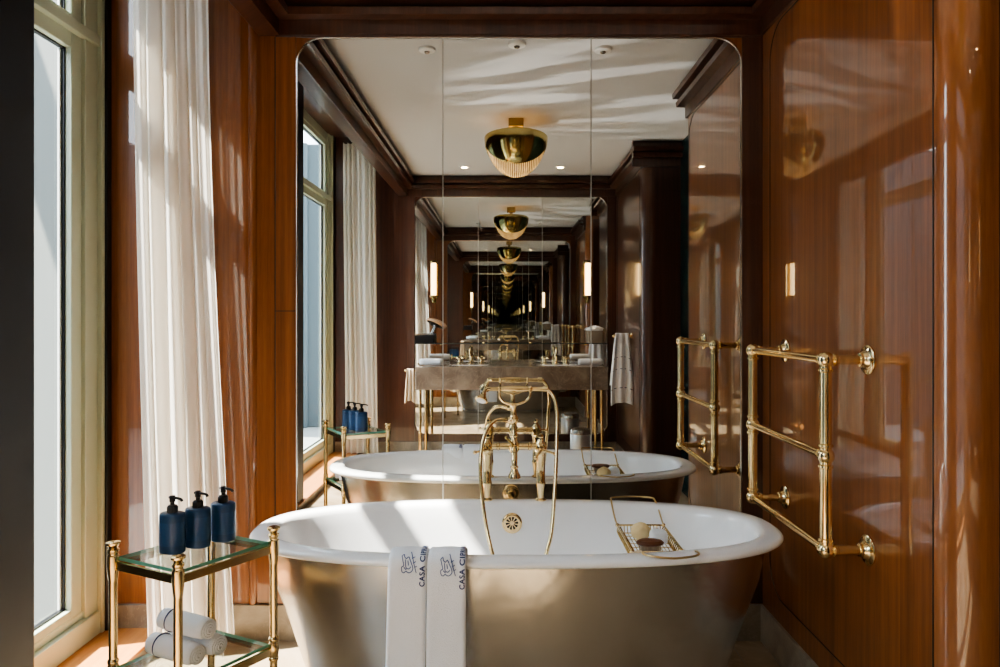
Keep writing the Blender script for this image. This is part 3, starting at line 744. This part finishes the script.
# recessed lights and ceiling discs
for x, lab in ((-.36, 'small recessed spotlight in the ceiling on the window side'), (.49, 'small recessed spotlight in the ceiling on the doorway side')):
    t = thing('recessed_light', lab, 'ceiling light', (x, -.5, ZC), 'recessed ceiling lights over the vanity')
    MB().lathe([(.028,0),(.045,0),(.045,-.004),(.030,-.006),(.028,0)], (x, -.5, ZC), (0,0,1), 28).build('trim_ring', M['white'], t)
    MB().lathe([(.028,-.001),(.0,-.001)], (x, -.5, ZC), (0,0,1), 24).build('bulb', M['down'], t)
for x, y, r, lab in ((-.387, 2.27, .042, 'round white ceiling disc on the window side'), (.058, 2.34, .045, 'round white ceiling disc in the middle'), (.486, 2.27, .045, 'round white ceiling disc on the right side')):
    t = thing('ceiling_detector', lab, 'detector', (x, y, ZC), 'round white discs on the ceiling')
    MB().lathe([(r,0),(r,-.008),(r*.92,-.013),(r*.6,-.016),(0,-.016)], (x, y, ZC), (0,0,1), 32).build('housing', M['white'], t)
    MB().lathe([(r*.35,-.0155),(r*.3,-.022),(0,-.023)], (x, y, ZC), (0,0,1), 20).build('sensor', M['steel'], t)

# ------------------------------------------------------------------ vanity side of the room (seen in the mirror)
vx0, vx1, vy1, vz0, vz1 = -.775, .895, -.36, .69, .89
va = thing('vanity', 'long taupe marble washstand on slim brass legs under the far mirror', 'vanity', ((vx0+vx1)/2, -.63, 0))
MB().box(vx0, vx1, YB+.002, vy1, vz0, vz1).build('marble_top', M['marble'], va, bevel=.004)
for x in (vx0+.035, vx1-.05):
    for y in (vy1-.04, -.84):
        m = MB().tube([(x, y, .0), (x, y, vz0)], .0125, 14)
        m.lathe([(.0125,.30),(.016,.303),(.016,.312),(.0125,.315)], (x, y, 0), (0,0,1), 14); m.lathe([(.018,0),(.018,.012),(.0125,.02)], (x, y, 0), (0,0,1), 14)
        m.build('leg', M['brass_soft'], va)
m = MB()
for x in (-.32, .47):
    MB().rings([oval(x, -.62, (1,0,0), .19*k, .13*k, vz1+.001+dz, 40, 2.2) for k, dz in ((1.0,0),(.97,.0006),(.0,.0006))]).build('basin', M['enamel'], va)
for x, lab in ((-.32, 'brass three piece basin tap on the window side of the vanity'), (.47, 'brass three piece basin tap on the doorway side of the vanity')):
    t = thing('basin_tap', lab, 'tap', (x, -.80, vz1), 'brass basin taps on the vanity')
    m = MB().lathe([(.026,0),(.026,.006),(.017,.012),(.014,.06),(.017,.065),(.012,.075),(.012,.10),(.0,.112)], (x, -.80, vz1), (0,0,1), 18)
    m.tube(smooth([(x, -.80, vz1+.085), (x, -.79, vz1+.13), (x, -.75, vz1+.15), (x, -.70, vz1+.135), (x, -.685, vz1+.095)], 6), .0105, 12)
    m.build('spout', M['brass'], t)
    for dx in (-.10, .10):
        m = MB().lathe([(.024,0),(.024,.006),(.015,.012),(.012,.04),(.017,.046),(.017,.056),(.0,.062)], (x+dx, -.80, vz1), (0,0,1), 16)
        for a in (.5, .5+PI/2):
            v = Vector((math.cos(a), math.sin(a), 0))*.033; c = Vector((x+dx, -.80, vz1+.051)); m.tube([c-v, c+v], .005, 8); m.ball(c-v, .0075, 8); m.ball(c+v, .0075, 8)
        m.build('cross_handle', M['brass'], t)
sh = thing('glass_shelf', 'thin smoked glass shelf on the mirror above the vanity', 'shelf', (.05, -.83, 1.075))
MB().box(-.835, .955, YB+.002, -.77, 1.072, 1.080).build('shelf_plate', plain('smoked_glass', (.03,.04,.042), .08, coat=.5), sh)
for x in (-.6, .1, .75): MB().tube([(x, YB+.002, 1.064), (x, -.80, 1.064), (x, -.80, 1.072)], .006, 8).build('bracket', M['brass_soft'], sh)
rolled_towel((-.655, -.50, vz1+.0335), (1,.12,0), .20, .031, 'rolled white hand towel at the window end of the vanity', 'rolled towels on the vanity', band=False)
rolled_towel((.755, -.50, vz1+.0335), (1,-.1,0), .21, .031, 'rolled white hand towel at the doorway end of the vanity', 'rolled towels on the vanity', band=False)
# wall sconces
for x, lab in ((-.668, 'lit tubular glass sconce on the window side of the vanity mirror'), (.775, 'lit tubular glass sconce on the doorway side of the vanity mirror')):
    t = thing('wall_sconce', lab, 'sconce', (x, YB, 1.5), 'lit sconces on the vanity mirror')
    y = -.845
    MB().lathe([(.024,0),(.024,.30)], (x, y, 1.525), (0,0,1), 24).build('glowing_tube', M['glow'], t)
    MB().lathe([(.0,0),(.03,0),(.034,.003),(.034,.015),(.03,.018),(.0,.018)], (x, y, 1.825), (0,0,1), 24).build('brass_cap', M['brass_dark'], t)
    m = MB().lathe([(.0,0),(.03,0),(.034,.003),(.034,.015),(.03,.018),(.0,.018)], (x, y, 1.507), (0,0,1), 24)
    m.lathe([(.012,0),(.012,-.03),(.016,-.034),(.012,-.05),(.0,-.055)], (x, y, 1.507), (0,0,1), 16)
    m.build('brass_cap', M['brass_dark'], t)
    m = MB().box(x-.03, x+.03, YB+.001, YB+.014, 1.49, 1.86); m.tube([(x, YB, 1.515), (x, y, 1.515)], .008, 10); m.tube([(x, YB, 1.835), (x, y, 1.835)], .008, 10)
    m.build('back_plate', M['brass_dark'], t)
# black tray with a tilted vanity mirror standing in it
tr = thing('storage_tray', 'black tray on the glass shelf near the window', 'tray', (-.755, -.835, 1.08))
m = MB(); x0, x1, y0, y1 = -.83, -.66, -.895, -.775
m.box(x0, x1, y0, y1, 1.0805, 1.087)
for q in ((x0, x0+.006, y0, y1), (x1-.006, x1, y0, y1), (x0, x1, y0, y0+.006), (x0, x1, y1-.006, y1)): m.box(*q, 1.0805, 1.165)
m.build('tray_box', M['rubber'], tr, bevel=.002)
MB().tube([(x0-.001, y1+.002, 1.16), (x1+.001, y1+.002, 1.16)], .004, 8).build('tray_rim', M['steel'], tr)
sm = thing('shaving_mirror', 'tan backed magnifying mirror tilted on a metal stand at the shelf end', 'mirror', (-.72, -.83, 1.087))
m = MB().lathe([(.035,0),(.035,.008),(.008,.014)], (-.72, -.83, 1.088), (0,0,1), 20); m.tube([(-.72, -.83, 1.10), (-.675, -.83, 1.20), (-.655, -.825, 1.245)], .007, 10)
m.build('stand', M['steel'], sm)
n = Vector((-.42, .25, -.9)).normalized(); c = Vector((-.645, -.815, 1.262))
MB().lathe([(.0,-.012),(.085,-.012),(.092,-.006),(.092,.008),(.086,.012),(.0,.012)], c, n, 32).build('mirror_head', M['tanwood'], sm)
MB().lathe([(.083,.0125),(.0,.0125)], c, n, 32).build('mirror_face', M['mirror'], sm)
# basket with crumpled cloth
bk = thing('basket', 'beige woven basket on the glass shelf near the doorway', 'basket', (.845, -.84, 1.08))
m = MB().rings([oval(.845, -.84, (1,0,0), rx, ry, z, 32, 5) for rx, ry, z in ((.002,.002,1.081),(.070,.05,1.081),(.072,.052,1.09),(.075,.056,1.195),(.071,.052,1.195),(.067,.048,1.10),(.002,.002,1.10))])
m.build('basket_body', M['basket'], bk)
tag(lumpy((.845, -.84, 1.205), .058, (1.12,.78,.52), .26, 11, 40).build('crumpled_cloth', M['towel']), 'white crumpled cloth heaped in the beige basket', 'cloth')
# towels on hooks
hk = thing('towel_hook', 'small brass hook on the dark wall beside the doorway', 'hook', (XR, -.08, 1.16))
m = MB().lathe([(.028,0),(.028,.006),(.016,.012),(.011,.02)], (XR, -.08, 1.165), (-1,0,0), 20); m.tube([(XR, -.08, 1.165), (.90, -.08, 1.165)], .0085, 12); m.ball((.90, -.08, 1.165), .013, 12)
m.build('hook_arm', M['brass'], hk)
def hung_towel(name, cx, y, ztop, halfw, front, back, label, mat, stripes, along='x'):
    t = thing(name, label, 'towel', (cx, y, ztop))
    P = [(0, -.028, ztop-back), (0, -.024, ztop-back*.5), (0, -.02, ztop-.02), (0, -.010, ztop), (0, .010, ztop), (0, .02, ztop-.02), (0, .028, ztop-front*.5), (0, .034, ztop-front)]
    P = smooth(P, 6)
    def fn(u, v):
        p = P[min(int(v*(len(P)-1)+.5), len(P)-1)]; k = (ztop - p.z)
        w = halfw*(.72 + .55*min(1, k/.4)); s = (u-.5)*2
        f = .014*math.sin(u*14 + v*2)*min(1, k/.12 + .25)
        d = p.y + f
        z = p.z - .025*s*s*min(1, k/.2)
        return (cx + s*w, y + d, z) if along == 'x' else (cx + d, y + s*w, z)
    MB().grid(fn, 40, len(P)-1).build('towel_cloth', mat, t, solid=.010, sharp=80)
    if stripes:
        for q in stripes:
            m = MB(); rows = []
            for u in [i/40 for i in range(41)]:
                a = Vector(fn(u, q)); o = Vector((0, .0062, 0)) if along == 'x' else Vector((-.0062, 0, 0))
                rows.append([a + o + Vector((0,0,.003)), a + o - Vector((0,0,.003))])
            m.rings(rows, closed=False)
            m.build('stripe', M['navy_thread'], t, label='thin navy stripe')
    return t
hung_towel('hanging_towel', .965, -.08, 1.178, .074, .56, .40, 'white bath towel with navy stripes hanging on the hook by the doorway', M['towel'], [.80, .86, .92], 'x')
hk = thing('towel_hook', 'small brass bracket on the window end of the vanity', 'hook', (vx0, -.45, .85))
m = MB().lathe([(.02,0),(.02,.005),(.008,.01)], (vx0, -.45, .85), (-1,0,0), 16); m.tube([(vx0, -.45, .85), (vx0-.10, -.45, .85)], .007, 10); m.ball((vx0-.10, -.45, .85), .011, 10)
m.build('hook_arm', M['brass_soft'], hk)
hung_towel('hanging_towel', vx0-.055, -.45, .862, .040, .27, .22, 'beige hand towel hanging at the window end of the vanity', M['towel_beige'], None, 'x')
# waste bin
bn = thing('waste_bin', 'round brushed steel waste bin on the floor under the vanity', 'bin', (.66, -.40, 0))
MB().lathe([(.09,0),(.093,.004),(.093,.30),(.09,.304),(.0,.304)], (.66, -.40, 0), (0,0,1), 32).build('bin_body', metal('bin_steel', (.78,.78,.77), .38), bn)
MB().lathe([(.094,.305),(.094,.325),(.086,.345),(.045,.356),(.0,.358)], (.66, -.40, 0), (0,0,1), 32).build('lid', M['steel'], bn)

# ------------------------------------------------------------------ light
w = bpy.data.worlds.new('World'); sc.world = w; w.use_nodes = True; nt = w.node_tree
bg = nt.nodes['Background']; bg.inputs['Color'].default_value = (.80,.89,1.0,1); bg.inputs['Strength'].default_value = 4.6
def light(kind, name, loc, energy, col, **kw):
    l = bpy.data.lights.new(name, kind); l.energy = energy; l.color = col
    for k, v in kw.items(): setattr(l, k, v)
    o = bpy.data.objects.new(name, l); C.objects.link(o); o.location = loc; return o
s = light('SUN', 'sun', (-6, 1, 6), 17.0, (1,.93,.84), angle=math.radians(.8))
s.rotation_euler = Vector((.55, .16, -.82)).to_track_quat('-Z', 'Y').to_euler()
for (y0, y1) in ((1.90, 2.86), (-.87, .93)):
    p = light('AREA', 'window_portal', (-1.78, (y0+y1)/2, 1.55), 1, (1,1,1), shape='RECTANGLE', size=y1-y0, size_y=2.9)
    p.rotation_euler = Vector((1,0,0)).to_track_quat('-Z', 'Z').to_euler(); p.data.cycles.is_portal = True
for x in (-.36, .49):
    d = light('SPOT', 'downlight', (x, -.5, ZC-.03), 12, (1,.80,.55), spot_size=math.radians(85), spot_blend=.7, shadow_soft_size=.03)
def ripple(loc, target, energy):
    o = light('SPOT', 'ceiling_streak_spot', loc, energy, (1,.97,.92), spot_size=math.radians(52), spot_blend=.6, shadow_soft_size=.004)  # added noise-patterned spot, stands in for sunlight bounced up to the ceiling
    o.rotation_euler = (Vector(target) - Vector(loc)).to_track_quat('-Z', 'Y').to_euler()
    l = o.data; l.use_nodes = True; nt = l.node_tree; L = nt.links
    em = nt.nodes['Emission']; tc = nt.nodes.new('ShaderNodeTexCoord'); mp = nt.nodes.new('ShaderNodeVectorMath'); mp.operation = 'MULTIPLY'
    g = nt.nodes.new('ShaderNodeNewGeometry'); tr = nt.nodes.new('ShaderNodeVectorTransform'); tr.vector_type = 'VECTOR'; tr.convert_from = 'OBJECT'; tr.convert_to = 'WORLD'
    L.new(tc.outputs['Normal'], mp.inputs[0]); mp.inputs[1].default_value = (1,1,1)
    sx = nt.nodes.new('ShaderNodeSeparateXYZ'); L.new(mp.outputs[0], sx.inputs[0])
    # direction in the lamp's own frame: project to the ceiling plane
    u = math_node(nt, 'DIVIDE', sx.outputs['X'], sx.outputs['Z']); v = math_node(nt, 'DIVIDE', sx.outputs['Y'], sx.outputs['Z'])
    cb = nt.nodes.new('ShaderNodeCombineXYZ'); L.new(math_node(nt, 'MULTIPLY', u, 11.0), cb.inputs[0]); L.new(math_node(nt, 'MULTIPLY', v, 2.6), cb.inputs[1])
    n = nt.nodes.new('ShaderNodeTexNoise'); n.inputs['Scale'].default_value = 1.0; n.inputs['Detail'].default_value = 1.0; n.inputs['Distortion'].default_value = .25
    L.new(cb.outputs[0], n.inputs['Vector'])
    r = ramp(nt, n.outputs['Fac'], [(.50, (0,0,0)), (.60, (1,1,1))]); L.new(r, em.inputs['Color']); em.inputs['Strength'].default_value = 1.0
    return o
ripple((-.62, 1.25, .5), (.62, 1.55, ZC), 60)
light('POINT', 'lamp_bulb', (LX, LY, LZ-.05), .4, (1,.72,.38), shadow_soft_size=.05)

# ------------------------------------------------------------------ camera and render options
cam = bpy.data.cameras.new('camera'); co = bpy.data.objects.new('camera', cam); C.objects.link(co)
co.location = (0, 0, EYE); co.rotation_euler = (PI/2, 0, 0)
cam.lens = 25.6; cam.sensor_width = 36; cam.shift_x = -.005; cam.shift_y = -.0155; cam.clip_start = .01
sc.camera = co
cy = sc.cycles
cy.max_bounces = 40; cy.glossy_bounces = 32; cy.diffuse_bounces = 4; cy.transmission_bounces = 12; cy.transparent_max_bounces = 24
cy.sample_clamp_indirect = 6.0; cy.blur_glossy = .3; cy.use_denoising = True
sc.view_settings.view_transform = 'AgX'; sc.view_settings.look = 'AgX - Medium High Contrast'; sc.view_settings.exposure = 1.45
